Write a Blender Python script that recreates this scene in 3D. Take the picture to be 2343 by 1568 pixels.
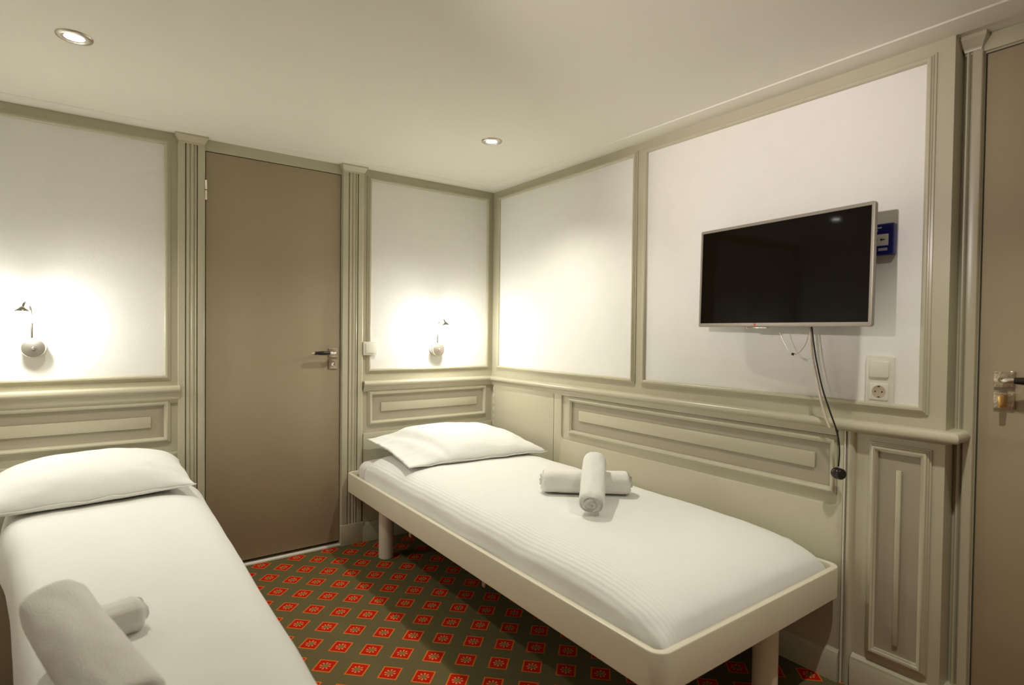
import bpy, bmesh, math, random
from mathutils import Vector, Matrix, noise
random.seed(7)
PI = math.pi
for o in list(bpy.data.objects): bpy.data.objects.remove(o)
sc = bpy.context.scene
col = sc.collection

# ------------------------------------------------------------ camera
YAW, PITCH, ROLL, FPX = math.radians(36.1205), math.radians(-1.0767), math.radians(0.6677), 1286.34
cd = bpy.data.cameras.new('camera'); cam = bpy.data.objects.new('camera', cd); col.objects.link(cam)
cd.sensor_width = 36.0; cd.lens = FPX * 36.0 / 2343.0
cd.clip_start = 0.02; cd.clip_end = 50
fw = Vector((math.sin(YAW)*math.cos(PITCH), math.cos(YAW)*math.cos(PITCH), math.sin(PITCH)))
rt = Vector((math.cos(YAW), -math.sin(YAW), 0)); up = rt.cross(fw)
r2 = rt*math.cos(ROLL) + up*math.sin(ROLL); u2 = -rt*math.sin(ROLL) + up*math.cos(ROLL)
M = Matrix((r2, u2, -fw)).transposed().to_4x4(); M.translation = Vector((-1.9665, -2.9052, 1.1364))
cam.matrix_world = M
cd.dof.use_dof = True; cd.dof.focus_distance = 2.7; cd.dof.aperture_fstop = 3.2
sc.camera = cam

# ------------------------------------------------------------ world and exposure
w = bpy.data.worlds.new('world'); sc.world = w; w.use_nodes = True
w.node_tree.nodes['Background'].inputs[0].default_value = (0.9, 0.8, 0.6, 1)
w.node_tree.nodes['Background'].inputs[1].default_value = 0.01
sc.view_settings.view_transform = 'Standard'; sc.view_settings.look = 'None'
sc.view_settings.gamma = 1; sc.view_settings.use_curve_mapping = False
sc.view_settings.exposure = 1.03

CEIL_COL = (1.0, 0.965, 0.86)      # colour of the ceiling spots
SPOT_W = 19.0
GLOBE_COL = (1.0, 0.98, 0.93)
GLOBE_S = 78.0
ADDED_W = 60.0

# ------------------------------------------------------------ materials
def mat(name, color, rough=0.5, metal=0.0, spec=0.5, bump=0.0, bscale=60, var=0.0, vscale=8, emit=None, es=0, coat=0):
    m = bpy.data.materials.new(name); m.use_nodes = True
    nt = m.node_tree; b = nt.nodes['Principled BSDF']
    b.inputs['Base Color'].default_value = (*color, 1); b.inputs['Roughness'].default_value = rough
    b.inputs['Metallic'].default_value = metal; b.inputs['Specular IOR Level'].default_value = spec
    b.inputs['Coat Weight'].default_value = coat
    tc = nt.nodes.new('ShaderNodeTexCoord')
    if var:
        n = nt.nodes.new('ShaderNodeTexNoise'); n.inputs['Scale'].default_value = vscale; n.inputs['Detail'].default_value = 5
        nt.links.new(tc.outputs['Object'], n.inputs['Vector'])
        mx = nt.nodes.new('ShaderNodeMix'); mx.data_type = 'RGBA'
        mx.inputs[6].default_value = (*[c*(1-var) for c in color], 1)
        mx.inputs[7].default_value = (*[min(1, c*(1+var)) for c in color], 1)
        nt.links.new(n.outputs['Fac'], mx.inputs[0]); nt.links.new(mx.outputs[2], b.inputs['Base Color'])
    if bump:
        n2 = nt.nodes.new('ShaderNodeTexNoise'); n2.inputs['Scale'].default_value = bscale; n2.inputs['Detail'].default_value = 3
        nt.links.new(tc.outputs['Object'], n2.inputs['Vector'])
        bp = nt.nodes.new('ShaderNodeBump'); bp.inputs['Strength'].default_value = bump; bp.inputs['Distance'].default_value = 0.002
        nt.links.new(n2.outputs['Fac'], bp.inputs['Height']); nt.links.new(bp.outputs[0], b.inputs['Normal'])
    if emit:
        b.inputs['Emission Color'].default_value = (*emit, 1); b.inputs['Emission Strength'].default_value = es
    return m

TRIM = mat('greige_gloss_paint', (0.54, 0.505, 0.365), 0.28, spec=0.5, bump=0.08, bscale=25, var=0.02)
RECESS = mat('taupe_paint', (0.40, 0.36, 0.265), 0.45, var=0.02)
WALLP = mat('cream_wallcovering', (0.89, 0.875, 0.82), 0.75, spec=0.2, bump=0.25, bscale=180, var=0.025, vscale=14)
CEILM = mat('ceiling_paint', (0.86, 0.845, 0.74), 0.8, spec=0.2, bump=0.1, bscale=40, var=0.01)
DOORM = mat('door_laminate', (0.40, 0.33, 0.215), 0.42, spec=0.4, bump=0.05, bscale=80, var=0.02)
WHITE = mat('white_plastic', (0.80, 0.77, 0.66), 0.3, var=0.01)
WHITEP = mat('white_enamel', (0.74, 0.69, 0.535), 0.35, bump=0.04, bscale=120, var=0.01)
DARKGAP = mat('gap_shade', (0.03, 0.02, 0.01), 0.8)  # shade inside the door gaps, put into the colour
STEEL = mat('brushed_steel', (0.62, 0.58, 0.50), 0.32, metal=1.0, bump=0.1, bscale=90)
DSTEEL = mat('satin_steel', (0.42, 0.40, 0.35), 0.16, metal=1.0, var=0.02)
CHROME = mat('polished_chrome', (0.82, 0.78, 0.72), 0.12, metal=1.0, var=0.02)
NICKEL = mat('patterned_nickel', (0.55, 0.46, 0.36), 0.28, metal=1.0, bump=0.6, bscale=160, var=0.2, vscale=90)
BRASS = mat('brass', (0.75, 0.48, 0.16), 0.25, metal=1.0, var=0.05)
BLACKP = mat('black_plastic', (0.012, 0.008, 0.006), 0.22, spec=0.5, var=0.1)
CABLE = mat('black_cable', (0.015, 0.008, 0.006), 0.4, var=0.1)
WCABLE = mat('white_cable', (0.70, 0.62, 0.52), 0.4, var=0.02)
SILVER = mat('silver_bezel', (0.36, 0.325, 0.27), 0.3, metal=0.35, var=0.02)
SCREEN = mat('glossy_screen', (0.006, 0.004, 0.002), 0.05, spec=0.13, var=0.1)
BLUE = mat('blue_plastic', (0.008, 0.010, 0.16), 0.35, var=0.05)
REDM = mat('red_emblem', (0.65, 0.08, 0.02), 0.4, var=0.05)
SIGNW = mat('white_print', (0.75, 0.73, 0.66), 0.5, var=0.02)
SOCKET = mat('socket_well', (0.50, 0.42, 0.30), 0.4, var=0.02)
TOWEL = mat('terry_cloth', (0.90, 0.88, 0.82), 0.95, spec=0.1, bump=1.0, bscale=420, var=0.03, vscale=60)
GLOBE = mat('opal_glass', (0.9, 0.9, 0.85), 0.3, emit=GLOBE_COL, es=GLOBE_S)
LENS = mat('lamp_lens', (0.9, 0.9, 0.9), 0.3, emit=(1.0, 0.93, 0.95), es=28.0)
MATT = mat('mattress_ticking', (0.84, 0.81, 0.77), 0.8, spec=0.2, bump=0.3, bscale=120, var=0.02)
PILLOW = mat('pillow_cotton', (0.87, 0.86, 0.81), 0.8, spec=0.2, bump=0.9, bscale=16, var=0.01)

def ribbed(name, color):
    m = mat(name, color, 0.8, spec=0.2, var=0.012)
    nt = m.node_tree; b = nt.nodes['Principled BSDF']
    tc = nt.nodes.new('ShaderNodeTexCoord')
    wv = nt.nodes.new('ShaderNodeTexWave'); wv.wave_type = 'BANDS'; wv.bands_direction = 'X'
    wv.inputs['Scale'].default_value = 24; wv.inputs['Distortion'].default_value = 0.9
    wv.inputs['Detail'].default_value = 2; wv.inputs['Detail Scale'].default_value = 1.5
    nz = nt.nodes.new('ShaderNodeTexNoise'); nz.inputs['Scale'].default_value = 9; nz.inputs['Detail'].default_value = 6
    nt.links.new(tc.outputs['Object'], wv.inputs['Vector']); nt.links.new(tc.outputs['Object'], nz.inputs['Vector'])
    b1 = nt.nodes.new('ShaderNodeBump'); b1.inputs['Strength'].default_value = 0.2; b1.inputs['Distance'].default_value = 0.003
    b2 = nt.nodes.new('ShaderNodeBump'); b2.inputs['Strength'].default_value = 0.25; b2.inputs['Distance'].default_value = 0.01
    nt.links.new(wv.outputs['Fac'], b1.inputs['Height']); nt.links.new(nz.outputs['Fac'], b2.inputs['Height'])
    nt.links.new(b2.outputs[0], b1.inputs['Normal']); nt.links.new(b1.outputs[0], b.inputs['Normal'])
    return m
DUVET = ribbed('ribbed_duvet_cotton', (0.86, 0.85, 0.80))

def carpet():
    m = bpy.data.materials.new('patterned_carpet'); m.use_nodes = True
    nt = m.node_tree; b = nt.nodes['Principled BSDF']; b.inputs['Roughness'].default_value = 0.95
    b.inputs['Specular IOR Level'].default_value = 0.1
    L = nt.links.new
    tc = nt.nodes.new('ShaderNodeTexCoord'); sp = nt.nodes.new('ShaderNodeSeparateXYZ'); L(tc.outputs['Object'], sp.inputs[0])
    def mth(op, a, c=None, d=None):
        n = nt.nodes.new('ShaderNodeMath'); n.operation = op
        for i, v in enumerate((a, c, d)):
            if v is None: continue
            if isinstance(v, (int, float)): n.inputs[i].default_value = v
            else: L(v, n.inputs[i])
        return n.outputs[0]
    X, Y = sp.outputs[0], sp.outputs[1]
    s = 0.70711
    P = mth('MULTIPLY', mth('SUBTRACT', X, Y), s); Q = mth('MULTIPLY', mth('ADD', X, Y), s)
    p0 = (-1.277+1.103)*s; q0 = (-1.277-1.103)*s
    def cell(v, v0, per):
        t = mth('DIVIDE', mth('SUBTRACT', v, v0), per)
        return mth('SUBTRACT', mth('FRACT', mth('ADD', t, 100.5)), 0.5)
    cp, cq = cell(P, p0, 0.1150), cell(Q, q0, 0.1172)
    ap, aq = mth('ABSOLUTE', cp), mth('ABSOLUTE', cq)
    mxd = mth('MAXIMUM', ap, aq)
    r = mth('SQRT', mth('ADD', mth('MULTIPLY', cp, cp), mth('MULTIPLY', cq, cq)))
    ang = mth('ARCTAN2', cq, cp)
    inner = mth('LESS_THAN', mxd, 0.245); outer = mth('LESS_THAN', mxd, 0.285)
    pet = mth('GREATER_THAN', mth('COSINE', mth('MULTIPLY', ang, 8.0)), 0.15)
    pring = mth('MULTIPLY', mth('LESS_THAN', r, 0.165), mth('GREATER_THAN', r, 0.085))
    petal = mth('MULTIPLY', pet, pring)
    core = mth('LESS_THAN', mth('MAXIMUM', ap, aq), 0.075)
    def mix(f, A, Bc):
        n = nt.nodes.new('ShaderNodeMix'); n.data_type = 'RGBA'; L(f, n.inputs[0])
        for i, v in ((6, A), (7, Bc)):
            if isinstance(v, tuple): n.inputs[i].default_value = (*v, 1)
            else: L(v, n.inputs[i])
        return n.outputs[2]
    nz = nt.nodes.new('ShaderNodeTexNoise'); nz.inputs['Scale'].default_value = 350; nz.inputs['Detail'].default_value = 2
    L(tc.outputs['Object'], nz.inputs['Vector'])
    base = mix(nz.outputs['Fac'], (0.100, 0.082, 0.032), (0.185, 0.150, 0.064))
    c1 = mix(outer, base, (0.70, 0.17, 0.028))
    c2 = mix(inner, c1, (0.50, 0.014, 0.004))
    c3 = mix(petal, c2, (0.72, 0.26, 0.09))
    c4 = mix(core, c3, (0.22, 0.17, 0.045))
    L(c4, b.inputs['Base Color'])
    bp = nt.nodes.new('ShaderNodeBump'); bp.inputs['Strength'].default_value = 0.5; bp.inputs['Distance'].default_value = 0.003
    L(nz.outputs['Fac'], bp.inputs['Height']); L(bp.outputs[0], b.inputs['Normal'])
    return m
CARPET = carpet()

# ------------------------------------------------------------ mesh helpers
def link(name, bm, m, parent=None, smooth=False, kind=None, autos=False):
    bmesh.ops.recalc_face_normals(bm, faces=bm.faces)
    me = bpy.data.meshes.new(name); bm.to_mesh(me); bm.free()
    if not isinstance(m, (list, tuple)): m = [m]
    for x in m: me.materials.append(x)
    if smooth:
        for p in me.polygons: p.use_smooth = True
    if autos: me.set_sharp_from_angle(angle=math.radians(38))
    o = bpy.data.objects.new(name, me); col.objects.link(o)
    if parent: o.parent = parent
    if kind: o['kind'] = kind
    return o
def tag(o, label, cat, group=None):
    o['label'] = label; o['category'] = cat
    if group: o['group'] = group
    return o
def empty(name, loc=(0, 0, 0), rot=(0, 0, 0)):
    o = bpy.data.objects.new(name, None); col.objects.link(o); o.location = loc; o.rotation_euler = rot
    o.empty_display_size = 0.05
    return o
def box(bm, x0, x1, y0, y1, z0, z1, bev=0.0, seg=2):
    t = bmesh.new()
    v = [t.verts.new((x, y, z)) for x in (x0, x1) for y in (y0, y1) for z in (z0, z1)]
    for f in ((0, 1, 3, 2), (4, 6, 7, 5), (0, 4, 5, 1), (2, 3, 7, 6), (0, 2, 6, 4), (1, 5, 7, 3)):
        t.faces.new([v[i] for i in f])
    bmesh.ops.recalc_face_normals(t, faces=t.faces)
    if bev: bmesh.ops.bevel(t, geom=list(t.edges), offset=bev, segments=seg, profile=0.5, affect='EDGES')
    me = bpy.data.meshes.new('t'); t.to_mesh(me); t.free(); bm.from_mesh(me); bpy.data.meshes.remove(me)
def mbox(name, m, x0, x1, y0, y1, z0, z1, bev=0.0, parent=None, kind=None, seg=2):
    bm = bmesh.new(); box(bm, min(x0,x1), max(x0,x1), min(y0,y1), max(y0,y1), min(z0,z1), max(z0,z1), bev, seg)
    return link(name, bm, m, parent, kind=kind, smooth=bev > 0, autos=bev > 0)
# wall-plane mappings: (u along wall, v height, h towards the room)
BACK = lambda u, v, h: Vector((u, -h, v))
RIGHT = lambda u, v, h: Vector((-h, u, v))
REC = 0.075
DOORW = lambda u, v, h: Vector((REC-h, u, v))
def wbox(bm, mp, u0, u1, v0, v1, h0, h1, bev=0.0):
    a, b = mp(u0, v0, h0), mp(u1, v1, h1)
    box(bm, min(a.x, b.x), max(a.x, b.x), min(a.y, b.y), max(a.y, b.y), min(a.z, b.z), max(a.z, b.z), bev)
def wb(name, m, mp, u0, u1, v0, v1, h0, h1, bev=0.0, parent=None, kind=None):
    bm = bmesh.new(); wbox(bm, mp, u0, u1, v0, v1, h0, h1, bev)
    return link(name, bm, m, parent, kind=kind, smooth=bev > 0, autos=bev > 0)
def loops(bm, rings, closed_ring=True, cap=True, wrap=False):
    V = [[bm.verts.new(p) for p in r] for r in rings]
    n = len(V[0]); R = range(len(V) if wrap else len(V)-1)
    for i in R:
        a, b = V[i], V[(i+1) % len(V)]
        for j in range(n if closed_ring else n-1):
            bm.faces.new((a[j], a[(j+1) % n], b[(j+1) % n], b[j]))
    if cap and not wrap:
        bm.faces.new(V[0]); bm.faces.new(V[-1])
    return V
def frame(bm, mp, u0, u1, v0, v1, prof):
    """mitred rectangular moulding; prof = [(offset outward from inner edge, height)]"""
    rings = []
    for (d, h) in prof:
        rings.append([mp(u0-d, v0-d, h), mp(u1+d, v0-d, h), mp(u1+d, v1+d, h), mp(u0-d, v1+d, h)])
    loops(bm, rings, cap=False)
def prism(bm, mp, pts, h0, h1, bev=0.0):
    t = bmesh.new()
    a = [t.verts.new(mp(u, v, h0)) for u, v in pts]; b = [t.verts.new(mp(u, v, h1)) for u, v in pts]
    t.faces.new(a); top = t.faces.new(b)
    n = len(pts)
    for i in range(n): t.faces.new((a[i], a[(i+1) % n], b[(i+1) % n], b[i]))
    bmesh.ops.recalc_face_normals(t, faces=t.faces)
    if bev: bmesh.ops.bevel(t, geom=list(top.edges), offset=bev, segments=2, profile=0.5, affect='EDGES')
    me = bpy.data.meshes.new('t'); t.to_mesh(me); t.free(); bm.from_mesh(me); bpy.data.meshes.remove(me)
def sweep(bm, path, prof):
    """path in plan, room on the right-hand side; prof = closed [(out, z)]"""
    P = [Vector(p) for p in path]; rings = []
    for i, p in enumerate(P):
        def nrm(a, b):
            d = (b-a).normalized(); return Vector((d.y, -d.x))
        if i == 0: n = nrm(P[0], P[1])
        elif i == len(P)-1: n = nrm(P[-2], P[-1])
        else:
            n1, n2 = nrm(P[i-1], p), nrm(p, P[i+1]); n = (n1+n2)/(1+n1.dot(n2))
        rings.append([(p.x+n.x*o, p.y+n.y*o, z) for o, z in prof])
    loops(bm, rings)
def tube(bm, pts, r, n=12, closed=False, cap=True, rf=None):
    P = [Vector(p) for p in pts]; rings = []; prev = None
    for i, p in enumerate(P):
        d = (P[min(i+1, len(P)-1)] - P[max(i-1, 0)]).normalized()
        if prev is None: a = d.orthogonal().normalized()
        else: a = (prev - d*prev.dot(d)).normalized()
        prev = a; b = d.cross(a)
        rr = rf(i/(len(P)-1)) if rf else r
        rings.append([p + a*math.cos(2*PI*k/n)*rr + b*math.sin(2*PI*k/n)*rr for k in range(n)])
    loops(bm, rings, cap=cap)
def smoothpts(ctrl, n=8):
    P = [Vector(c) for c in ctrl]; P = [P[0]*2-P[1]] + P + [P[-1]*2-P[-2]]; out = []
    for i in range(1, len(P)-2):
        for k in range(n):
            t = k/n; a, b, c, d = P[i-1], P[i], P[i+1], P[i+2]
            out.append(0.5*((2*b)+(c-a)*t+(2*a-5*b+4*c-d)*t*t+(3*b-a-3*c+d)*t**3))
    out.append(P[-2]); return out
def lathe(bm, prof, n=32, mx=None):
    """prof = [(r, z)] about the z axis, mapped by mx"""
    mx = mx or Matrix(); V = []
    for r, z in prof:
        if r < 1e-6: V.append([bm.verts.new(mx @ Vector((0, 0, z)))])
        else: V.append([bm.verts.new(mx @ Vector((r*math.cos(2*PI*k/n), r*math.sin(2*PI*k/n), z))) for k in range(n)])
    for a, b in zip(V, V[1:]):
        for k in range(n):
            k2 = (k+1) % n
            if len(a) == 1 and len(b) == 1: continue
            if len(a) == 1: bm.faces.new((a[0], b[k], b[k2]))
            elif len(b) == 1: bm.faces.new((a[k], a[k2], b[0]))
            else: bm.faces.new((a[k], a[k2], b[k2], b[k]))
def arc(cx, cy, r, a0, a1, n=6):
    return [(cx+r*math.cos(math.radians(a0+(a1-a0)*i/n)), cy+r*math.sin(math.radians(a0+(a1-a0)*i/n))) for i in range(n+1)]
def rrect(x0, x1, y0, y1, r, n=6):
    return arc(x1-r, y1-r, r, 0, 90, n)+arc(x0+r, y1-r, r, 90, 180, n)+arc(x0+r, y0+r, r, 180, 270, n)+arc(x1-r, y0+r, r, 270, 360, n)

# ------------------------------------------------------------ room shell
H = 2.0; XL = -2.68; YF = -3.7; YC = -2.338        # ceiling, left wall, front wall, outer corner of right wall
D0, D1, DT = -1.585, -0.957, 1.945                 # door 1 opening
E0, E1, ET = -2.388, -3.10, 1.948                  # door 2 opening
mbox('floor', CARPET, XL-.1, .3, YF-.1, .15, -.06, 0, kind='structure')
ceil = mbox('ceiling', CEILM, XL-.1, .3, YF-.1, .15, H, H+.06, kind='structure')
bm = bmesh.new()                                   # flat strip around the ceiling edge
sweep(bm, [(XL, YF), (XL, 0), (0, 0), (0, YF)], [(0, H), (0, H-.004), (.098, H-.004), (.101, H)])
link('trim_1', bm, CEILM, kind='structure')

bm = bmesh.new()
wbox(bm, BACK, XL-.1, D0, 0, H, -.1, 0); wbox(bm, BACK, D1, .1, 0, H, -.1, 0); wbox(bm, BACK, D0, D1, DT, H, -.1, 0)
wall_back = link('wall_back', bm, TRIM, kind='structure')
wall_right = mbox('wall_right', TRIM, 0, .22, YC, .1, 0, H, kind='structure')
bm = bmesh.new()
wbox(bm, DOORW, E0, YC, 0, H, -.145, 0); wbox(bm, DOORW, YF-.1, E1, 0, H, -.145, 0); wbox(bm, DOORW, E1, E0, ET, H, -.145, 0)
wall_ret = link('wall_side', bm, TRIM, kind='structure')
mbox('wall_left', WALLP, XL-.1, XL, YF, 0, 0, H, kind='structure')
mbox('wall_front', WALLP, XL-.1, .3, YF-.1, YF, 0, H, kind='structure')

BEAD = [(0, 0), (0, .007), (.003, .012), (.007, .0145), (.012, .014), (.015, .010), (.0175, .0095), (.0185, .006), (.024, .005), (.0245, 0)]
LOWM = [(0, 0), (0, .009), (.004, .011), (.006, .0155), (.011, .0175), (.015, .016), (.018, .011), (.0205, .0105), (.0225, .006), (.0255, .005), (.026, 0)]
def upper_panel(mp, wall, u0, u1, v0=.930, v1=1.940, slot=0):
    wb('wall_panel', WALLP, mp, u0, u1, v0, v1, 0, .0015, parent=wall)
    bm = bmesh.new(); frame(bm, mp, u0, u1, v0, v1, BEAD)
    link('panel_moulding', bm, TRIM, wall, smooth=True, autos=True)
def lower_panel(mp, wall, u0, u1, v0, v1, strip, h=0.0):
    wb('recess_panel', RECESS, mp, u0, u1, v0, v1, h, h+.001, parent=wall)
    bm = bmesh.new(); frame(bm, mp, u0, u1, v0, v1, [(d, k+h) for d, k in LOWM])
    link('panel_moulding', bm, TRIM, wall, smooth=True, autos=True)
    wb('panel_strip', TRIM, mp, *strip, h, h+.008, bev=.0012, parent=wall)
upper_panel(BACK, wall_back, -2.63, -1.745)
upper_panel(BACK, wall_back, -.793, -.051)
upper_panel(RIGHT, wall_right, -1.143, -.082)
upper_panel(RIGHT, wall_right, -2.272, -1.226)
lower_panel(BACK, wall_back, -2.63, -1.746, .655, .796, (-2.57, -1.794, .700, .748))
lower_panel(BACK, wall_back, -.785, -.069, .646, .787, (-.733, -.115, .694, .741))
lower_panel(RIGHT, wall_right, -2.026, -.750, .633, .779, (-1.976, -.803, .687, .739))
lower_panel(RIGHT, wall_right, -2.282, -2.168, .158, .778, (-2.232, -2.218, .188, .727))
# raised lower boards with rounded corners
bm = bmesh.new(); prism(bm, BACK, [(-2.65, 0), (-1.682, 0)]+arc(-1.692, .575, .010, 0, 90)+[(-2.65, .585)], 0, .010, .003)
link('lower_board', bm, TRIM, wall_back, smooth=True, autos=True)
bm = bmesh.new(); prism(bm, BACK, [(-.004, 0), (-.004, .582)]+arc(-.826, .572, .010, 90, 180)+[(-.836, 0)], 0, .010, .003)
link('lower_board', bm, TRIM, wall_back, smooth=True, autos=True)
bm = bmesh.new()
prism(bm, RIGHT, [(-.6115, 0), (-.6115, .834), (-.672, .834)]+arc(-.690, .593, .018, 0, -90, 5)+arc(-2.032, .593, .018, 270, 180, 5)
      + [(-2.050, .834), (-2.069, .834), (-2.069, 0)], 0, .010, .003)
link('lower_board', bm, TRIM, wall_right, smooth=True, autos=True)
wb('access_panel', TRIM, RIGHT, -.6085, -.038, 0, .834, 0, .010, bev=.0008, parent=wall_right)
bm = bmesh.new()
for i in range(9): wbox(bm, RIGHT, -.0385, -.0345, .44+i*.042, .462+i*.042, .002, .012, .001)
link('piano_hinge', bm, WHITEP, wall_right)
bm = bmesh.new()                                    # half round bead and thin white strip at the bed end
prism(bm, RIGHT, [(-2.072, 0), (-2.072, .834), (-2.0755, .834), (-2.0755, 0)], 0, .014)
link('edge_strip', bm, WHITE, wall_right)
bm = bmesh.new()
ring = [(-2.0756, 0), (-2.078, .008), (-2.085, .013), (-2.091, .014), (-2.097, .011), (-2.101, .006), (-2.103, 0)]
loops(bm, [[RIGHT(u, z, h) for u, h in ring] for z in (0, .834)])
link('bead', bm, TRIM, wall_right, smooth=True, autos=True)

# chair rails
RAILP = [(0, .863), (.016, .864), (.026, .863), (.034, .858), (.037, .850), (.036, .842), (.031, .836), (.022, .833),
         (.020, .828), (.016, .820), (.011, .814), (.009, .807), (0, .805)]
RAILN = [(0, .866), (.02, .867), (.032, .865), (.040, .859), (.043, .850), (.041, .841), (.035, .835), (.020, .832), (.012, .826), (0, .824)]
bm = bmesh.new(); sweep(bm, [(-.836, 0), (0, 0), (0, -2.045)], RAILP)
link('trim_2', bm, TRIM, kind='structure', smooth=True, autos=True)
bm = bmesh.new(); sweep(bm, [(0, -2.045), (0, YC), (REC, YC)], RAILN)
link('trim_3', bm, TRIM, kind='structure', smooth=True, autos=True)
bm = bmesh.new(); sweep(bm, [(XL, 0), (-1.687, 0)], [(o*1.15, z+(.018 if z > .83 else -.002)) for o, z in RAILP])
link('trim_4', bm, TRIM, kind='structure', smooth=True, autos=True)

# pilasters beside the doors
def pilaster(name, mp, u0, u1, flip=False, base=True, cap=(1.958, 2.0), k=None):
    wdt = u1-u0
    f = k or [(0, 0), (0, .017), (.015, .019), (.255, .019), (.262, .017), (.268, .004), (.288, .004), (.296, .014), (.33, .0185), (.40, .0185), (.435, .014),
         (.45, .0125), (.465, .015), (.50, .018), (.56, .018), (.59, .015), (.605, .0125), (.62, .014), (.655, .0185), (.685, .017), (.70, .014), (.706, .004),
         (.726, .004), (.733, .017), (.74, .019), (.93, .019), (.95, .014), (1.0, .011), (1.0, 0)]
    if flip: f = [(1-a, h) for a, h in reversed(f)]
    root = empty(name, mp((u0+u1)/2, 0, 0)); root['kind'] = 'structure'
    inv = root.matrix_basis.inverted() if False else Matrix.Translation(-Vector(root.location))
    bm = bmesh.new(); z0 = .108 if base else 0
    loops(bm, [[mp(u0+a*wdt, z, h) for a, h in f] for z in (z0, cap[0]+.002)]); bm.transform(inv)
    link('shaft', bm, TRIM, root, smooth=True, autos=True)
    if base:
        bm = bmesh.new(); wbox(bm, mp, u0-.004, u1+.006, 0, .110, 0, .024, .002); bm.transform(inv)
        link('plinth', bm, TRIM, root, smooth=True, autos=True)
    bm = bmesh.new()
    rings = []
    for d, h, z in ((0, .020, cap[0]), (.002, .022, cap[0]+.006), (.003, .022, cap[0]+.009), (.006, .027, cap[0]+.013), (.012, .036, cap[0]+.025), (.016, .042, cap[0]+.030), (.016, .042, cap[1]-.001)):
        rings.append([mp(u0-d+.004, z, 0), mp(u0-d+.004, z, h), mp(u1+d-.004, z, h), mp(u1+d-.004, z, 0)])
    loops(bm, rings); bm.transform(inv)
    link('capital', bm, TRIM, root, smooth=True, autos=True)
    return root
pilaster('trim_5', BACK, -1.694, -1.5885)
pilaster('trim_6', BACK, -.9535, -.840, flip=False)
p3 = pilaster('trim_7', DOORW, -2.3865, -2.3405, k=[(0, 0), (0, .010), (.05, .016), (.13, .018), (.50, .018), (.54, .014), (.56, .004), (.62, .004), (.66, .013), (.72, .018), (.80, .018), (.86, .013), (.90, .004), (1, .003), (1, 0)])

# baseboards
bm = bmesh.new(); sweep(bm, [(-.838, -.0), (0, 0), (0, -2.068)], [(.010, 0), (.026, 0), (.026, .078), (.022, .086), (.020, .094), (.014, .098), (.010, .104)])
link('baseboard_right', bm, TRIM, kind='structure', smooth=True, autos=True)
bm = bmesh.new(); sweep(bm, [(0, -2.104), (0, YC), (REC-.001, YC)], [(0, 0), (.020, 0), (.020, .086), (.016, .092), (.015, .101), (.008, .105), (0, .110)])
link('baseboard_side', bm, TRIM, kind='structure', smooth=True, autos=True)

# doors
def lever(root, mp, u, v, su, m_plate=NICKEL, thumb=False, s=.046):
    """square rose with black lever pointing su (+1/-1 along u), square key rose below"""
    h = .0
    L = lambda a, b, c: mp(a, b, c)
    bm = bmesh.new(); wbox(bm, mp, u-s/2, u+s/2, v-s/2, v+s/2, h, h+.007, .0015)
    for a in (-1, 1):
        for b in (-1, 1): wbox(bm, mp, u+a*s*.38-.002, u+a*s*.38+.002, v+b*s*.38-.002, v+b*s*.38+.002, h+.006, h+.0085, .0008)
    link('handle_rose', bm, m_plate, root, smooth=True, autos=True)
    bm = bmesh.new()
    pts = smoothpts([L(u, v, h+.006), L(u, v, h+.03), L(u+su*.004, v, h+.042), L(u+su*.018, v, h+.047), L(u+su*.032, v, h+.047)], 5)
    tube(bm, pts, .0085, 14, rf=lambda t: .009-.0015*t)
    link('lever_neck', bm, CHROME, root, smooth=True, autos=True)
    bm = bmesh.new()
    tube(bm, [L(u+su*(.030+.078*i/10), v, h+.047) for i in range(11)], .009, 16, rf=lambda t: .0085+.0022*math.sin(PI*min(1, t*1.3)))
    link('lever_grip', bm, BLACKP, root, smooth=True, autos=True)
    bm = bmesh.new()
    tube(bm, [L(u+su*(.107+.014*i/6), v, h+.047) for i in range(7)], .008, 16, rf=lambda t: .0085*(1-t**2)+.001)
    link('lever_tip', bm, CHROME, root, smooth=True, autos=True)
    v2 = v-.060
    bm = bmesh.new(); wbox(bm, mp, u-s/2, u+s/2, v2-s/2, v2+s/2, h, h+.006, .0015)
    for a in (-1, 1):
        for b in (-1, 1): wbox(bm, mp, u+a*s*.38-.002, u+a*s*.38+.002, v2+b*s*.38-.002, v2+b*s*.38+.002, h+.005, h+.0075, .0008)
    link('key_rose', bm, m_plate, root, smooth=True, autos=True)
    if thumb:
        bm = bmesh.new(); wbox(bm, mp, u-.007, u+.007, v2-.018, v2+.018, h+.006, h+.034, .003)
        link('thumb_turn', bm, BRASS, root, smooth=True, autos=True)
    else:
        o0 = mp(u, v2, h); nrm = (mp(u, v2, h+1)-o0).normalized()
        mx = Matrix.Translation(o0) @ nrm.to_track_quat('Z', 'Y').to_matrix().to_4x4()
        bm = bmesh.new(); lathe(bm, [(.0, .006), (.0085, .006), (.010, .0085), (.0085, .011), (.005, .0095), (0, .008)], 20, mx)
        link('lock_cylinder', bm, CHROME, root, smooth=True, autos=True)
d1 = empty('door_1'); d1['kind'] = 'structure'
wb('door_leaf', DOORM, BACK, D0+.003, D1-.003, .028, DT-.0035, -.040, -.001, bev=.0012, parent=d1)
wb('gap_backing', DARKGAP, BACK, D0, D1, 0, DT, -.075, -.048, parent=d1)  # sheet behind the leaf, coloured near-black as the shade in the gap
wb('threshold', WHITE, BACK, D0, D1, 0, .012, -.046, .016, bev=.003, parent=d1)
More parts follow.
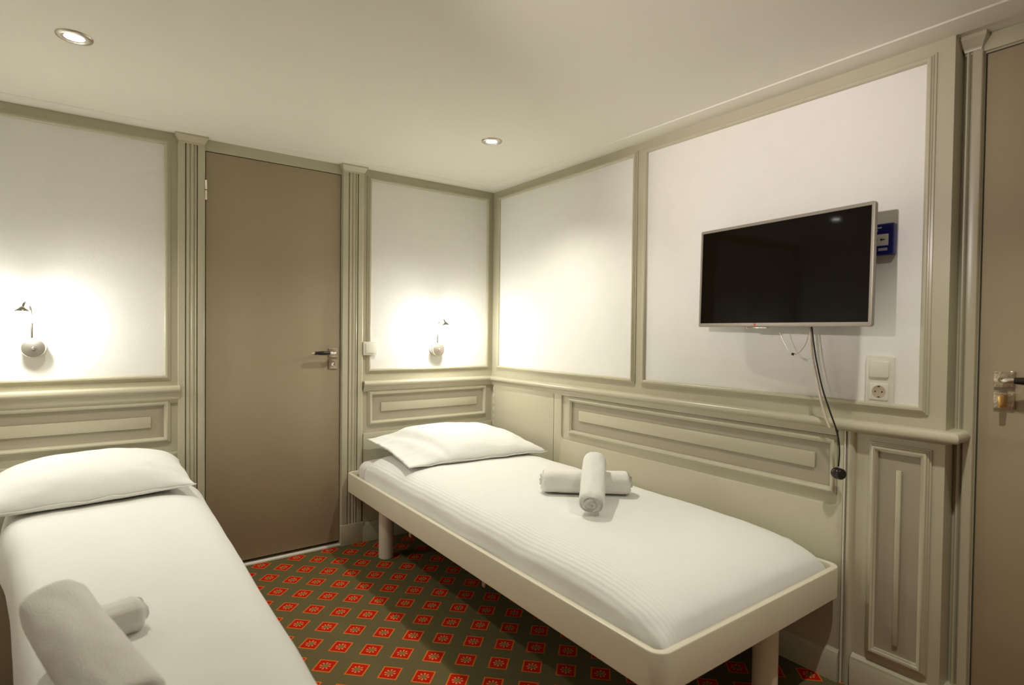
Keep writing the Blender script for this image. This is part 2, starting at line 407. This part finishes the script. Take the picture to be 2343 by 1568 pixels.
for zc in (1.765, .25):
    bm = bmesh.new()
    for a, b in ((zc-.045, zc-.002), (zc+.002, zc+.045)):
        tube(bm, [BACK(D0+.0015, z, .007) for z in (a, a+.0015, b-.0015, b)], .0065, 14, rf=lambda t: .0068)
    hg = link('hinge', bm, CHROME, d1, smooth=True, autos=True)
lever(d1, BACK, -.998, 1.018, -1)
d2 = empty('door_2'); d2['kind'] = 'structure'
wb('door_leaf', DOORM, DOORW, E1+.003, E0-.004, .012, ET-.0035, -.040, -.001, bev=.0012, parent=d2)
wb('gap_backing', DARKGAP, DOORW, E1, E0, 0, ET, -.075, -.048, parent=d2)  # same shade-coloured sheet behind the second leaf
lever(d2, DOORW, -2.450, 1.020, -1, thumb=True)
wb('header', TRIM, DOORW, E1-.05, YC-.003, ET+.004, H-.001, 0, .010, bev=.001, parent=wall_ret)

# painted box beside the head of the left bed
bm = bmesh.new(); box(bm, XL+.001, -2.185, -.60, -.052, 0, .345, .006)
o = link('boxed_ledge', bm, TRIM, smooth=True, autos=True)
tag(o, 'low greige painted boxed ledge left of the left bed under the pillow end', 'ledge')

# ------------------------------------------------------------ ceiling spots
def spotlight(x, y, label, power=1.0, cone=130):
    root = empty('recessed_spotlight', (x, y, H))
    tag(root, label, 'ceiling light')
    bm = bmesh.new(); lathe(bm, [(.0245, -.001), (.0255, -.0045), (.034, -.0065), (.045, -.004), (.0465, 0)], 48)
    link('trim_ring', bm, STEEL, root, smooth=True)
    bm = bmesh.new(); lathe(bm, [(0, -.0035), (.016, -.0035), (.0245, -.002)], 40)
    link('lens', bm, LENS, root, smooth=True)
    ld = bpy.data.lights.new('spot_beam', 'SPOT'); ld.energy = SPOT_W*power; ld.color = CEIL_COL
    ld.spot_size = math.radians(cone); ld.spot_blend = 1.0; ld.shadow_soft_size = .022
    lo = bpy.data.objects.new('spot_beam', ld); col.objects.link(lo); lo.parent = root; lo.location = (0, 0, -.03)
    return root, ld
spotlight(-2.031, -.766, 'round recessed ceiling spotlight above the left bed, larger in view', .75)
spotlight(-.538, -.774, 'round recessed ceiling spotlight above the towels bed, nearer the room corner', 1.0)
s3, l3 = spotlight(-.60, -2.52, 'round recessed ceiling spotlight near the second door, above the television side', 1.12, 108)

# unseen spot added to light the television wall; fixture and mounting are guessed
SW = empty('added_spotlight', (XL, -2.10, 1.62)); tag(SW, 'added unseen spotlight on the left wall, lighting the television wall', 'wall lamp')
bm = bmesh.new(); lathe(bm, [(0, 0), (.035, 0), (.035, .012), (.008, .016), (.008, .05), (0, .05)], 28, Matrix.Rotation(PI/2, 4, 'Y'))
link('base', bm, STEEL, SW, smooth=True, autos=True)
aim = (Vector((0, -1.80, 1.76))-Vector((XL+.09, -2.10, 1.62))).normalized()
HQ = Matrix.Translation((.09, 0, 0)) @ aim.to_track_quat('Z', 'Y').to_matrix().to_4x4()
bm = bmesh.new(); lathe(bm, [(0, -.045), (.018, -.045), (.022, -.035), (.026, .035), (.024, .036), (.022, .028), (0, .026)], 28, HQ)
link('lamp_head', bm, STEEL, SW, smooth=True, autos=True)
ld = bpy.data.lights.new('added_beam', 'SPOT'); ld.energy = ADDED_W; ld.color = (1.0, 0.90, 0.88)
ld.spot_size = math.radians(40); ld.spot_blend = 1.0; ld.shadow_soft_size = .03
lo = bpy.data.objects.new('added_beam', ld); col.objects.link(lo); lo.location = Vector((XL+.09, -2.10, 1.62))+aim*.04
lo.rotation_euler = aim.to_track_quat('-Z', 'Y').to_euler()
lo.parent = SW; lo.location = Vector(lo.location)-Vector(SW.location)

# ------------------------------------------------------------ wall lamps
def wall_lamp(x, z, label, swivel=0):
    root = empty('wall_lamp', (x, 0, z)); tag(root, label, 'wall lamp', None)
    FW = Matrix.Rotation(PI/2, 4, 'X')              # local z -> -y (towards the room)
    bm = bmesh.new(); lathe(bm, [(0, .0017), (.0375, .0017), (.0385, .004), (.0385, .020), (.0375, .0225), (.0345, .0235), (.034, .027),
                                 (.037, .029), (.0385, .032), (.0385, .040), (.036, .044), (.012, .0465), (0, .047)], 48, FW)
    link('base', bm, STEEL, root, smooth=True, autos=True)
    bm = bmesh.new(); lathe(bm, [(0, .047), (.006, .0475), (.006, .051), (0, .052)], 16, FW)
    link('screw_cap', bm, CHROME, root, smooth=True)
    bm = bmesh.new()
    SWV = Matrix.Rotation(math.radians(swivel), 3, 'Z')
    pts = smoothpts([SWV @ Vector(p) for p in ((0, -.024, .034), (0, -.025, .08), (0, -.029, .125), (0, -.034, .148), (0, -.048, .166), (0, -.072, .176), (0, -.098, .170), (0, -.115, .150))], 6)
    tube(bm, pts, .0046, 12)
    link('arm', bm, DSTEEL, root, smooth=True, autos=True)
    A = Matrix.Translation(SWV @ Vector((0, -.117, .150))) @ Matrix.Rotation(math.radians(-8), 4, 'X')
    bm = bmesh.new(); lathe(bm, [(0, .010), (.006, .009), (.010, .003), (.022, -.006), (.0245, -.013), (.0235, -.013), (.010, -.007), (0, -.006)], 28, A)
    link('shade_cap', bm, DSTEEL, root, smooth=True)
    bm = bmesh.new(); lathe(bm, [(.014, -.009), (.021, -.014), (.027, -.023), (.031, -.036), (.030, -.049), (.025, -.059), (.015, -.066), (0, -.069)], 32, A)
    link('glass_globe', bm, GLOBE, root, smooth=True)
    return root
wall_lamp(-2.182, 1.052, 'brushed steel wall lamp with glowing opal globe above the left bed pillow', -13)
wall_lamp(-.398, 1.030, 'brushed steel gooseneck wall lamp above the pillow of the bed by the television wall')

# ------------------------------------------------------------ switches and sockets
sw = empty('light_switch', (-.803, 0, 1.039)); tag(sw, 'square cream light switch beside the closed door, on the back wall', 'switch')
bm = bmesh.new(); box(bm, -.038, .038, -.022, 0, -.036, .036, .003); link('plate', bm, WHITE, sw, smooth=True, autos=True)
bm = bmesh.new(); box(bm, -.027, .027, -.027, -.020, -.026, .026, .002); link('rocker', bm, WHITE, sw, smooth=True, autos=True)

pl = empty('switch_socket_plate', (-.0015, -2.168, .996)); tag(pl, 'cream double wall plate with rocker switch over round socket, below the blue call point', 'socket')
def ypr(bm, y0, y1, z0, z1, r, h0, h1, bev):
    prism(bm, lambda u, v, h: Vector((-h, u, v)), rrect(y0, y1, z0, z1, r), h0, h1, bev)
bm = bmesh.new(); ypr(bm, -.0395, .0395, -.078, .080, .008, 0, .010, .003); link('plate', bm, WHITE, pl, smooth=True, autos=True)
bm = bmesh.new(); ypr(bm, -.027, .027, .012, .063, .006, .010, .0165, .002); link('rocker', bm, WHITE, pl, smooth=True, autos=True)
bm = bmesh.new(); ypr(bm, -.026, .026, -.058, -.006, .004, .010, .013, .0015)
so = link('socket', bm, WHITE, pl, smooth=True, autos=True)
LX = Matrix.Rotation(-PI/2, 4, 'Y')
bm = bmesh.new(); lathe(bm, [(.0195, .0132), (.0185, .0136), (.0175, .0132), (0, .0131)], 32, Matrix.Translation((0, 0, -.032)) @ LX)
link('socket_well', bm, SOCKET, so, smooth=True)
bm = bmesh.new()
for dy, dz in ((-.0095, 0), (.0095, 0)): lathe(bm, [(0, .0136), (.0024, .0136), (.0024, .013)], 12, Matrix.Translation((0, dy, -.032+dz)) @ LX)
for s_ in (-1, 1): box(bm, -.0142, -.013, -.003, .003, -.032+s_*.0165-.0015, -.032+s_*.0165+.0015)
link('pin_hole', bm, BLACKP, so)

# blue call point
cp = empty('call_point', (-.0015, -2.159, 1.435)); tag(cp, 'blue emergency door release box with white arrow window, half behind the television', 'call point')
bm = bmesh.new(); ypr(bm, -.045, .045, -.048, .048, .005, .004, .026, .004); link('housing', bm, BLUE, cp, smooth=True, autos=True)
bm = bmesh.new(); ypr(bm, -.041, .041, -.044, .044, .004, 0, .006, 0); link('back_box', bm, BLUE, cp, smooth=True, autos=True)
bm = bmesh.new(); ypr(bm, -.031, .031, -.020, .015, .002, .0255, .0275, .0005); wn = link('window', bm, SIGNW, cp, smooth=True, autos=True)
bm = bmesh.new()
lathe(bm, [(0, .0282), (.0042, .0282), (.0042, .0275)], 20, Matrix.Translation((0, .003, -.002)) @ LX)
def tri(bm, pts, h0=.0275, h1=.0282): prism(bm, lambda u, v, h: Vector((-h, u, v)), pts, h0, h1)
tri(bm, [(-.008, -.0015), (-.013, .0025), (-.013, -.0055)]); tri(bm, [(-.013, -.0028), (-.013, -.0002), (-.021, -.0002), (-.021, -.0028)])
tri(bm, [(.014, -.0015), (.019, .0025), (.019, -.0055)]); tri(bm, [(.019, -.0028), (.019, -.0002), (.027, -.0002), (.027, -.0028)])
link('arrow_symbol', bm, BLACKP, wn)
bm = bmesh.new()
for y0, y1, z0, z1 in ((-.012, .030, .0335, .0375), (-.001, .020, .0255, .0295)):
    y = y0
    while y < y1-.001:
        wd = random.uniform(.0030, .0040); tri(bm, [(y, z0), (y+wd, z0), (y+wd, z1), (y, z1)], .0255, .0264); y += wd+.0006
    link('print', bm, SIGNW, cp); bm = bmesh.new()
for a in ((-.0285, -.0035, -.0355, -.0345), (-.0285, -.0035, -.0285, -.0275), (-.0285, -.0275, -.0355, -.0275), (-.0045, -.0035, -.0355, -.0275)):
    tri(bm, [(a[0], a[2]), (a[1], a[2]), (a[1], a[3]), (a[0], a[3])], .0255, .0264)
y = -.0265
while y < -.007: tri(bm, [(y, -.0335), (y+.0022, -.0335), (y+.0022, -.0295), (y, -.0295)], .0255, .0264); y += .0031
link('print', bm, SIGNW, cp)

# ------------------------------------------------------------ television
TVC = Vector((-.0991, -1.8868, 1.3472)); TVYAW = math.radians(-5.25); TVTILT = math.radians(1.22)
tv = empty('television'); tag(tv, 'flat screen television with silver frame mounted on the right wall', 'television')
tv.matrix_world = Matrix.Translation(TVC) @ Matrix.Rotation(TVYAW, 4, 'Z') @ Matrix.Rotation(TVTILT, 4, 'Y')
# local frame: screen faces -x, width along y, height along z
TW, TH = .3160, .1835
bm = bmesh.new()
rings = []
for d, x in ((-.001, -.012), (0, -.013), (0, -.0235), (-.0010, -.0246), (-.0025, -.025)):
    rings.append([(x, *p) for p in rrect(-TW-d if False else -TW-d, TW+d, -TH-d, TH+d, .006)])
outer = rings
inner = [[(x, *p) for p in rrect(-TW+.0095, TW-.0095, -TH+.0135, TH-.0105, .0015)] for x in (-.025, -.0222)]
loops(bm, outer+inner, cap=False)
loops(bm, [[(-.012, *p) for p in rrect(-TW+.001, TW-.001, -TH+.001, TH-.001, .006)], [(-.010, *p) for p in rrect(-TW+.004, TW-.004, -TH+.004, TH-.004, .006)]], cap=False)
link('bezel', bm, SILVER, tv, smooth=True, autos=True)
bm = bmesh.new(); v = [bm.verts.new((-.0224, *p)) for p in rrect(-TW+.009, TW-.009, -TH+.013, TH-.010, .0015)]; bm.faces.new(v)
v2 = [bm.verts.new((-.018, *p)) for p in rrect(-TW+.009, TW-.009, -TH+.013, TH-.010, .0015)]; bm.faces.new(v2)
for i in range(len(v)): bm.faces.new((v[i], v[(i+1) % len(v)], v2[(i+1) % len(v)], v2[i]))
link('screen', bm, SCREEN, tv)
bm = bmesh.new(); box(bm, -.0115, -.002, -TW+.004, TW-.004, -TH+.004, TH-.004, .001); box(bm, -.004, .034, -TW+.07, TW-.07, -TH+.02, TH-.07, .012)
link('rear_cover', bm, BLACKP, tv, smooth=True, autos=True)
bm = bmesh.new(); lathe(bm, [(0, .0007), (.0042, .0007), (.0042, 0)], 24, Matrix.Translation((-.0248, .069, -TH+.0072)) @ LX)
em = link('emblem', bm, REDM, tv, smooth=False)
bm = bmesh.new(); box(bm, -.021, -.004, .025, .105, -TH-.006, -TH+.001, .002)
link('sensor_bar', bm, CHROME, tv, smooth=True, autos=True)
br = link('wall_bracket', (lambda b: (box(b, .03, .112, -.05, .05, -.06, .06, .003), b)[1])(bmesh.new()), BLACKP, tv, smooth=True, autos=True)

def cable(name, pts, r, m, parent=None, n=8, seg=8):
    bm = bmesh.new(); tube(bm, smoothpts(pts, seg), r, n); return link(name, bm, m, parent, smooth=True, autos=True)
pc = empty('power_cable', (-.06, -1.98, 1.16)); tag(pc, 'black cable with round black plug hanging from the television over the rail', 'cable')
OFF = Vector((-.06, -1.98, 1.16))
def rel(pts): return [Vector(p)-OFF for p in pts]
cable('cord', rel([(-.050, -1.962, 1.23), (-.052, -1.974, 1.19), (-.058, -1.983, 1.148), (-.058, -1.990, 1.10), (-.058, -1.999, 1.05), (-.06, -2.020, .965), (-.06, -2.045, .892),
                  (-.058, -2.061, .847), (-.055, -2.070, .812), (-.055, -2.075, .765), (-.055, -2.073, .716)]), .0027, CABLE, pc)
bm = bmesh.new()
mxp = Matrix.Translation(Vector((-.055, -2.073, .694))-OFF) @ Matrix.Rotation(math.radians(90), 4, 'X') @ Matrix.Rotation(math.radians(-24), 4, 'Y')
lathe(bm, [(0, -.017), (.010, -.017), (.016, -.014), (.0185, -.008), (.0185, .000), (.016, .004), (.018, .006), (.018, .013), (.015, .017), (0, .0175)], 24, mxp)
link('plug', bm, BLACKP, pc, smooth=True, autos=True)
wc = cable('antenna_cable', [(-.044, -1.955, 1.23), (-.046, -1.968, 1.18), (-.050, -1.978, 1.10), (-.050, -1.982, 1.065), (-.050, -1.998, .989), (-.050, -2.014, .915), (-.048, -2.032, .858), (-.048, -2.042, .836)], .0042, WCABLE)
tag(wc, 'white cable twisted beside the black one, ending just below the rail', 'cable')
lc = empty('loop_cable', (-.09, -1.93, 1.10)); tag(lc, 'thin grey looped lead with small jack connector dangling under the television', 'cable')
OFF = Vector((-.09, -1.93, 1.10))
cable('lead', rel([(-.095, -1.886, 1.163), (-.09, -1.893, 1.135), (-.09, -1.907, 1.107), (-.09, -1.921, 1.084), (-.09, -1.932, 1.074), (-.09, -1.945, 1.072), (-.09, -1.960, 1.082), (-.088, -1.978, 1.110), (-.085, -1.985, 1.145), (-.085, -1.985, 1.17)]), .0010, STEEL, lc)
bm = bmesh.new(); tube(bm, rel([(-.09, -1.933, 1.0735), (-.09, -1.9365, 1.0725), (-.09, -1.941, 1.0715)]), .0042, 10)
link('jack_sleeve', bm, BLACKP, lc, smooth=True, autos=True)
bm = bmesh.new(); tube(bm, rel([(-.09, -1.941, 1.0715), (-.09, -1.948, 1.070)]), .0034, 10)
link('jack_tip', bm, CHROME, lc, smooth=True, autos=True)

# ------------------------------------------------------------ beds
def bed(x0, x1, y0, y1, label, zt=.392, hh=.100):
    root = empty('bed_frame', ((x0+x1)/2, (y0+y1)/2, 0)); tag(root, label, 'bed')
    inv = Matrix.Translation(-Vector(root.location))
    bm = bmesh.new(); rings = []
    for d, z in ((.004, zt-hh), (0, zt-hh+.004), (0, zt-.004), (.0015, zt-.001), (.004, zt), (.016, zt), (.0185, zt-.001), (.020, zt-.004), (.020, zt-hh+.004), (.018, zt-hh)):
        rings.append([(*p, z) for p in rrect(x0+d, x1-d, y0+d, y1-d, .040-d*.9)])
    loops(bm, rings, cap=False, wrap=True); bm.transform(inv)
    link('side_rail', bm, WHITEP, root, smooth=True, autos=True)
    bm = bmesh.new(); box(bm, x0+.016, x1-.016, y0+.016, y1-.016, zt-hh+.006, zt-hh+.018); bm.transform(inv)
    link('base_board', bm, mat('dark_slat_wood', (.06, .045, .03), .7, var=.1) if 'dark_slat_wood' not in bpy.data.materials else bpy.data.materials['dark_slat_wood'], root)
    for ly, xs in ((y0+.085, (x0+.115, x1-.305)), (y1-.26, (x0+.115, x1-.115))):
        for lx in xs:
            bm = bmesh.new(); tube(bm, [(lx, ly, z) for z in (0, .003, .004, zt-hh+.006)], .036, 32, rf=lambda t: .034 if t < .1 else .0365); bm.transform(inv)
            link('leg', bm, WHITEP, root, smooth=True, autos=True)
    return root
rb = bed(-.932, -.026, -2.080, -.020, 'white painted metal bed frame with round legs along the television wall')
for y in (-.775, -1.335):
    bm = bmesh.new(); box(bm, -.930, -.922, y-.008, y+.008, .274, .293, .002)
    bm.transform(Matrix.Translation(-Vector(rb.location)))
    link('bracket', bm, STEEL, rb, smooth=True, autos=True)
LX0, LX1 = -2.07, -1.628
lbf = bed(LX0, LX1, -2.06, -.055, 'white painted metal bed frame under the left bed near the door')

def mattress(x0, x1, y0, y1, z0, z1, label):
    bm = bmesh.new(); rings = []
    prof = [(.03, 0), (.008, .01), (0, .03), (.003, .055), (.001, .060), (.003, .065), (0, .095), (.003, .118), (.008, .13), (.02, .146), (.05, .157), (.10, .16)]
    for d, z in prof: rings.append([(x, y, z0+(z1-z0)*z/.16) for x, y in rrect(x0+d, x1-d, y0+d, y1-d, max(.055-d*.4, .01), 8)])
    loops(bm, rings)
    o = link('mattress', bm, MATT, smooth=True, autos=True); tag(o, label, 'mattress'); return o
mattress(-.890, -.060, -1.985, -.045, .3105, .458, 'white mattress, bare corner showing at the head by the door pilaster')
mattress(LX0+.022, LX1-.045, -1.98, -.08, .3105, .458, 'white mattress under the duvet of the left bed')

def softsheet(name, m, fx, nx, ny, mat_, smooth=True):
    bm = bmesh.new(); V = [[bm.verts.new(fx(i/nx, j/ny)) for i in range(nx+1)] for j in range(ny+1)]
    for j in range(ny):
        for i in range(nx): bm.faces.new((V[j][i], V[j][i+1], V[j+1][i+1], V[j+1][i]))
    b = [bm.verts.new((v.co.x, v.co.y, v.co.z-.004)) for v in (V[0]+[r[-1] for r in V[1:]]+V[-1][-2::-1]+[r[0] for r in V[-2:0:-1]])]
    edge = V[0]+[r[-1] for r in V[1:]]+V[-1][-2::-1]+[r[0] for r in V[-2:0:-1]]
    n = len(edge)
    for i in range(n): bm.faces.new((edge[i], b[i], b[(i+1) % n], edge[(i+1) % n]))
    return link(name, bm, mat_, smooth=smooth, autos=False)
def sup(s, a, b): return max(0.0, 1-abs(s)**a)**(1/b)
N3 = lambda x, y, z: noise.noise(Vector((x, y, z)))
def duvet_right(a, b):
    # a across (0 = outer left, 1 = wall), b along (0 = head, 1 = foot); arc-length like mapping keeps the sides detailed
    s = 2*a-1; t = b
    sx = math.sin(s*PI/2)*.35+s*.65
    x = -.4795+sx*.4285
    y = -.205-t*1.855
    fade = sup(sx, 7, 2.6)
    td = max(0, (t-.80)/.20); ft = (1-td**2.6)**(1/2.3) if td < 1 else 0
    th = max(0, (.045-t)/.045); fh = math.sqrt(max(0, 1-th*th))*.5+.5
    top = .505-.018*t
    low = .378
    z = low+(top-low)*min(fade, 1)*ft
    z -= .020*th**4*(1 if sx > -.93 else .3)
    rim = 1-fade*ft
    # creases running along the left flank
    if sx < -.4 or t > .7:
        z += .0045*rim*math.sin(14*y*2.2+22*(x+z)+5*N3(x*3, y*3, 1))*min(1, rim*2)*(.4+.6*abs(N3(x*2, y*4, 3)))
    z += .004*N3(x*5, y*5, 0)+.0025*N3(x*14, y*14, 4)*(.4+rim)
    x += .010*rim*N3(y*5, z*18, 7)*(1 if sx < 0 else .3)
    # rounded foot corners
    cr = max(0, t-.90)/.10
    x -= (sx**3)*.03*cr**2
    return (x, y, max(z, .372))
dv = softsheet('duvet', None, duvet_right, 90, 150, DUVET)
tag(dv, 'white ribbed duvet covering the bed along the television wall, under the crossed towels', 'duvet')
def duvet_left(a, b):
    s = 2*a-1; t = b
    y = -.22-t*1.93
    K = [(-.10, -2.262), (-.52, -2.238), (-.76, -2.192), (-1.04, -2.152), (-1.43, -2.104), (-1.60, -2.084), (-2.2, -2.035)]
    for (ya, xa), (yb, xb) in zip(K, K[1:]):
        if yb <= y <= ya: xl = xa+(xb-xa)*(ya-y)/(ya-yb)
    xr = -1.612
    sx = s*.7+.3*math.sin(s*PI/2)
    x = (xl+xr)/2+sx*(xr-xl)/2
    fade = sup(sx, 14, 2.6) if sx < 0 else sup(sx, 4.5, 2.2)
    td = max(0, (t-.9)/.10); ft = (1-td**2.6)**(1/2.3) if td < 1 else 0
    low = .36; top = .512
    z = low+(top-low)*fade*ft
    rim = 1-fade
    z += .004*N3(x*4, y*4, 10)+.002*N3(x*12, y*12, 14)
    x += .006*rim*N3(y*4, z*9, 17)
    return (x, y, z)
dl = softsheet('duvet', None, duvet_left, 70, 130, mat('plain_duvet_cotton', (0.86, 0.85, 0.80), .8, spec=.2, bump=.2, bscale=14, var=.01))
tag(dl, 'plain white duvet over the left bed, beneath the large near towel rolls', 'duvet')

# pillows
def pillow(name, corners, T, lift, label, seed=0, flange=.04, power=2.3, crease=None):
    """corners: head-left, head-right, foot-right, foot-left (mid-plane, world)"""
    A, B, C, D = [Vector(c) for c in corners]; n = 56; bm = bmesh.new()
    def pt(u, v, side):
        P = (A*(1-u)+B*u)*(1-v)+(D*(1-u)+C*u)*v
        s, t = 2*u-1, 2*v-1
        # pull edges in between the corners
        pinch = .055
        cx = (A+B+C+D)/4
        P = P+(cx-P)*pinch*((1-s*s)*(abs(t)**3)+(1-t*t)*(abs(s)**3))*1.0
        f = (max(0, 1-abs(s)**power)*max(0, 1-abs(t)**power))**.52
        h = T*f
        if crease: q = min(1, max(0, (u-.03)/.24)); h *= .22+.78*q*q*(3-2*q)
        wr = .010*N3(u*5+seed, v*5, seed)+.006*N3(u*11+seed, v*13, seed+3)
        edge = 1-f
        P.z += side*h*(1.35 if side > 0 else .45)+wr*(.25+edge*.9)*(1 if side > 0 else .2)
        if crease: P.z += crease(u, v, side)*f
        return P
    T_ = [[bm.verts.new(pt(i/n, j/n, 1)) for i in range(n+1)] for j in range(n+1)]
    B_ = [[(T_[j][i] if i in (0, n) or j in (0, n) else bm.verts.new(pt(i/n, j/n, -1))) for i in range(n+1)] for j in range(n+1)]
    for G in (T_, B_):
        for j in range(n):
            for i in range(n): bm.faces.new((G[j][i], G[j][i+1], G[j+1][i+1], G[j+1][i]))
    o = link(name, bm, PILLOW, smooth=True); tag(o, label, 'pillow')
    bm = bmesh.new()                               # stitched piping along the front edge
    pts = [T_co for T_co in [pt(i/n, 1.0, 1)+Vector((0, -.002, .001)) for i in range(n+1)]]
    tube(bm, pts, .0022, 6); link('piping', bm, PILLOW, o, smooth=True)
    return o
def cr_r(u, v, side):
    if side < 0: return 0
    d = (u-.20)-.12*(v-.5)
    return -.030*math.exp(-((d)/.035)**2)*(.3+.7*v)
pillow('pillow', [(-.835, -.040, .560), (-.075, -.050, .555), (-.075, -.640, .512), (-.850, -.585, .514)], .070, 0,
       'plump white pillow with a creased side flap on the bed along the television wall', 3, crease=cr_r)
pillow('pillow', [(-2.300, -.060, .560), (-1.690, -.060, .560), (-1.672, -.450, .536), (-2.330, -.540, .536)], .084, 0,
       'plump white pillow with piped edge on the left bed', 8)

# towels
def towel(p0, p1, rw, rh, label, group=None, seed=0, nseg=40, swirl_at=0):
    """rolled towel: spiral cross-section (rw horizontal, rh vertical radius) swept from p0 to p1"""
    p0, p1 = Vector(p0), Vector(p1); d = (p1-p0).normalized()
    side = d.cross(Vector((0, 0, 1))).normalized(); upv = side.cross(d).normalized()
    L = (p1-p0).length; root_loc = (p0+p1)/2; bm = bmesh.new(); n = 44; rings = []
    for i in range(nseg+1):
        t = i/nseg; c = p0+d*L*t
        e = min(t, 1-t)*L; k = 1-.16*max(0, 1-e/.014)**2
        ring = []
        for j in range(n):
            a = 2*PI*j/n
            fl = 1+.065*N3(math.cos(a)*1.6+seed, math.sin(a)*1.6, t*L*9)+.035*N3(math.cos(a)*5+seed, math.sin(a)*5, t*L*22)
            sq = 1/max(abs(math.cos(a))**2.6+abs(math.sin(a))**2.6, .1)**(1/2.6)
            r = k*fl*(.35+.65*sq)
            # outer flap edge of the roll
            step = .035 if (a/(2*PI)+.02*math.sin(t*7)) % 1 > .86 else 0
            ring.append(c+side*math.cos(a)*rw*(r+step)+upv*math.sin(a)*rh*(r+step)-root_loc)
        rings.append(ring)
    V = loops(bm, rings, cap=False)
    o = None
    for end, (ring, s) in enumerate(((V[0], -1), (V[-1], 1))):
        # spiral end: concentric wobbling ridges drawn into the roll
        c = (p0 if s < 0 else p1)-root_loc; prev = ring; K = 9
        for q in range(1, K+1):
            f = 1-q/(K+.6); dz = (-.0045 if q % 2 else .0015)+.0095*math.sin(PI/2*q/K)
            cur = []
            for j in range(n):
                a = 2*PI*j/n; ff = max(f+.028*math.sin(a+1.2*q+seed)+.02*N3(math.cos(a)*2, math.sin(a)*2+q, seed), .01)
                base = Vector(ring[j].co)-c; base -= d*base.dot(d)
                cur.append(bm.verts.new(c+base*ff*(1.06 if q == 1 else 1.04)+d*s*(dz+.004*math.sin(a*1+q*1.3+seed))))
            for j in range(n): bm.faces.new((prev[j], prev[(j+1) % n], cur[(j+1) % n], cur[j]))
            prev = cur
        bm.faces.new(prev)
    o = link('towel', bm, TOWEL, smooth=True); o.location = root_loc
    tag(o, label, 'towel', group); return o
towel((-.535, -1.165, .541), (-.275, -1.385, .541), .052, .044, 'white rolled towel lying crosswise underneath, on the bed by the television wall', seed=1)
towel((-.590, -1.500, .540), (-.372, -1.292, .628), .045, .040, 'white towel roll leaning on top of the crosswise roll on the television wall bed', seed=5)
towel((-2.040, -1.545, .540), (-1.905, -1.500, .540), .040, .034, 'white towel roll underneath on the left bed, its end poking out to the right', seed=9)
towel((-1.932, -1.910, .562), (-2.043, -1.560, .620), .051, .046, 'large blurred white rolled towel nearest the camera, lying on top on the left bed', seed=13)
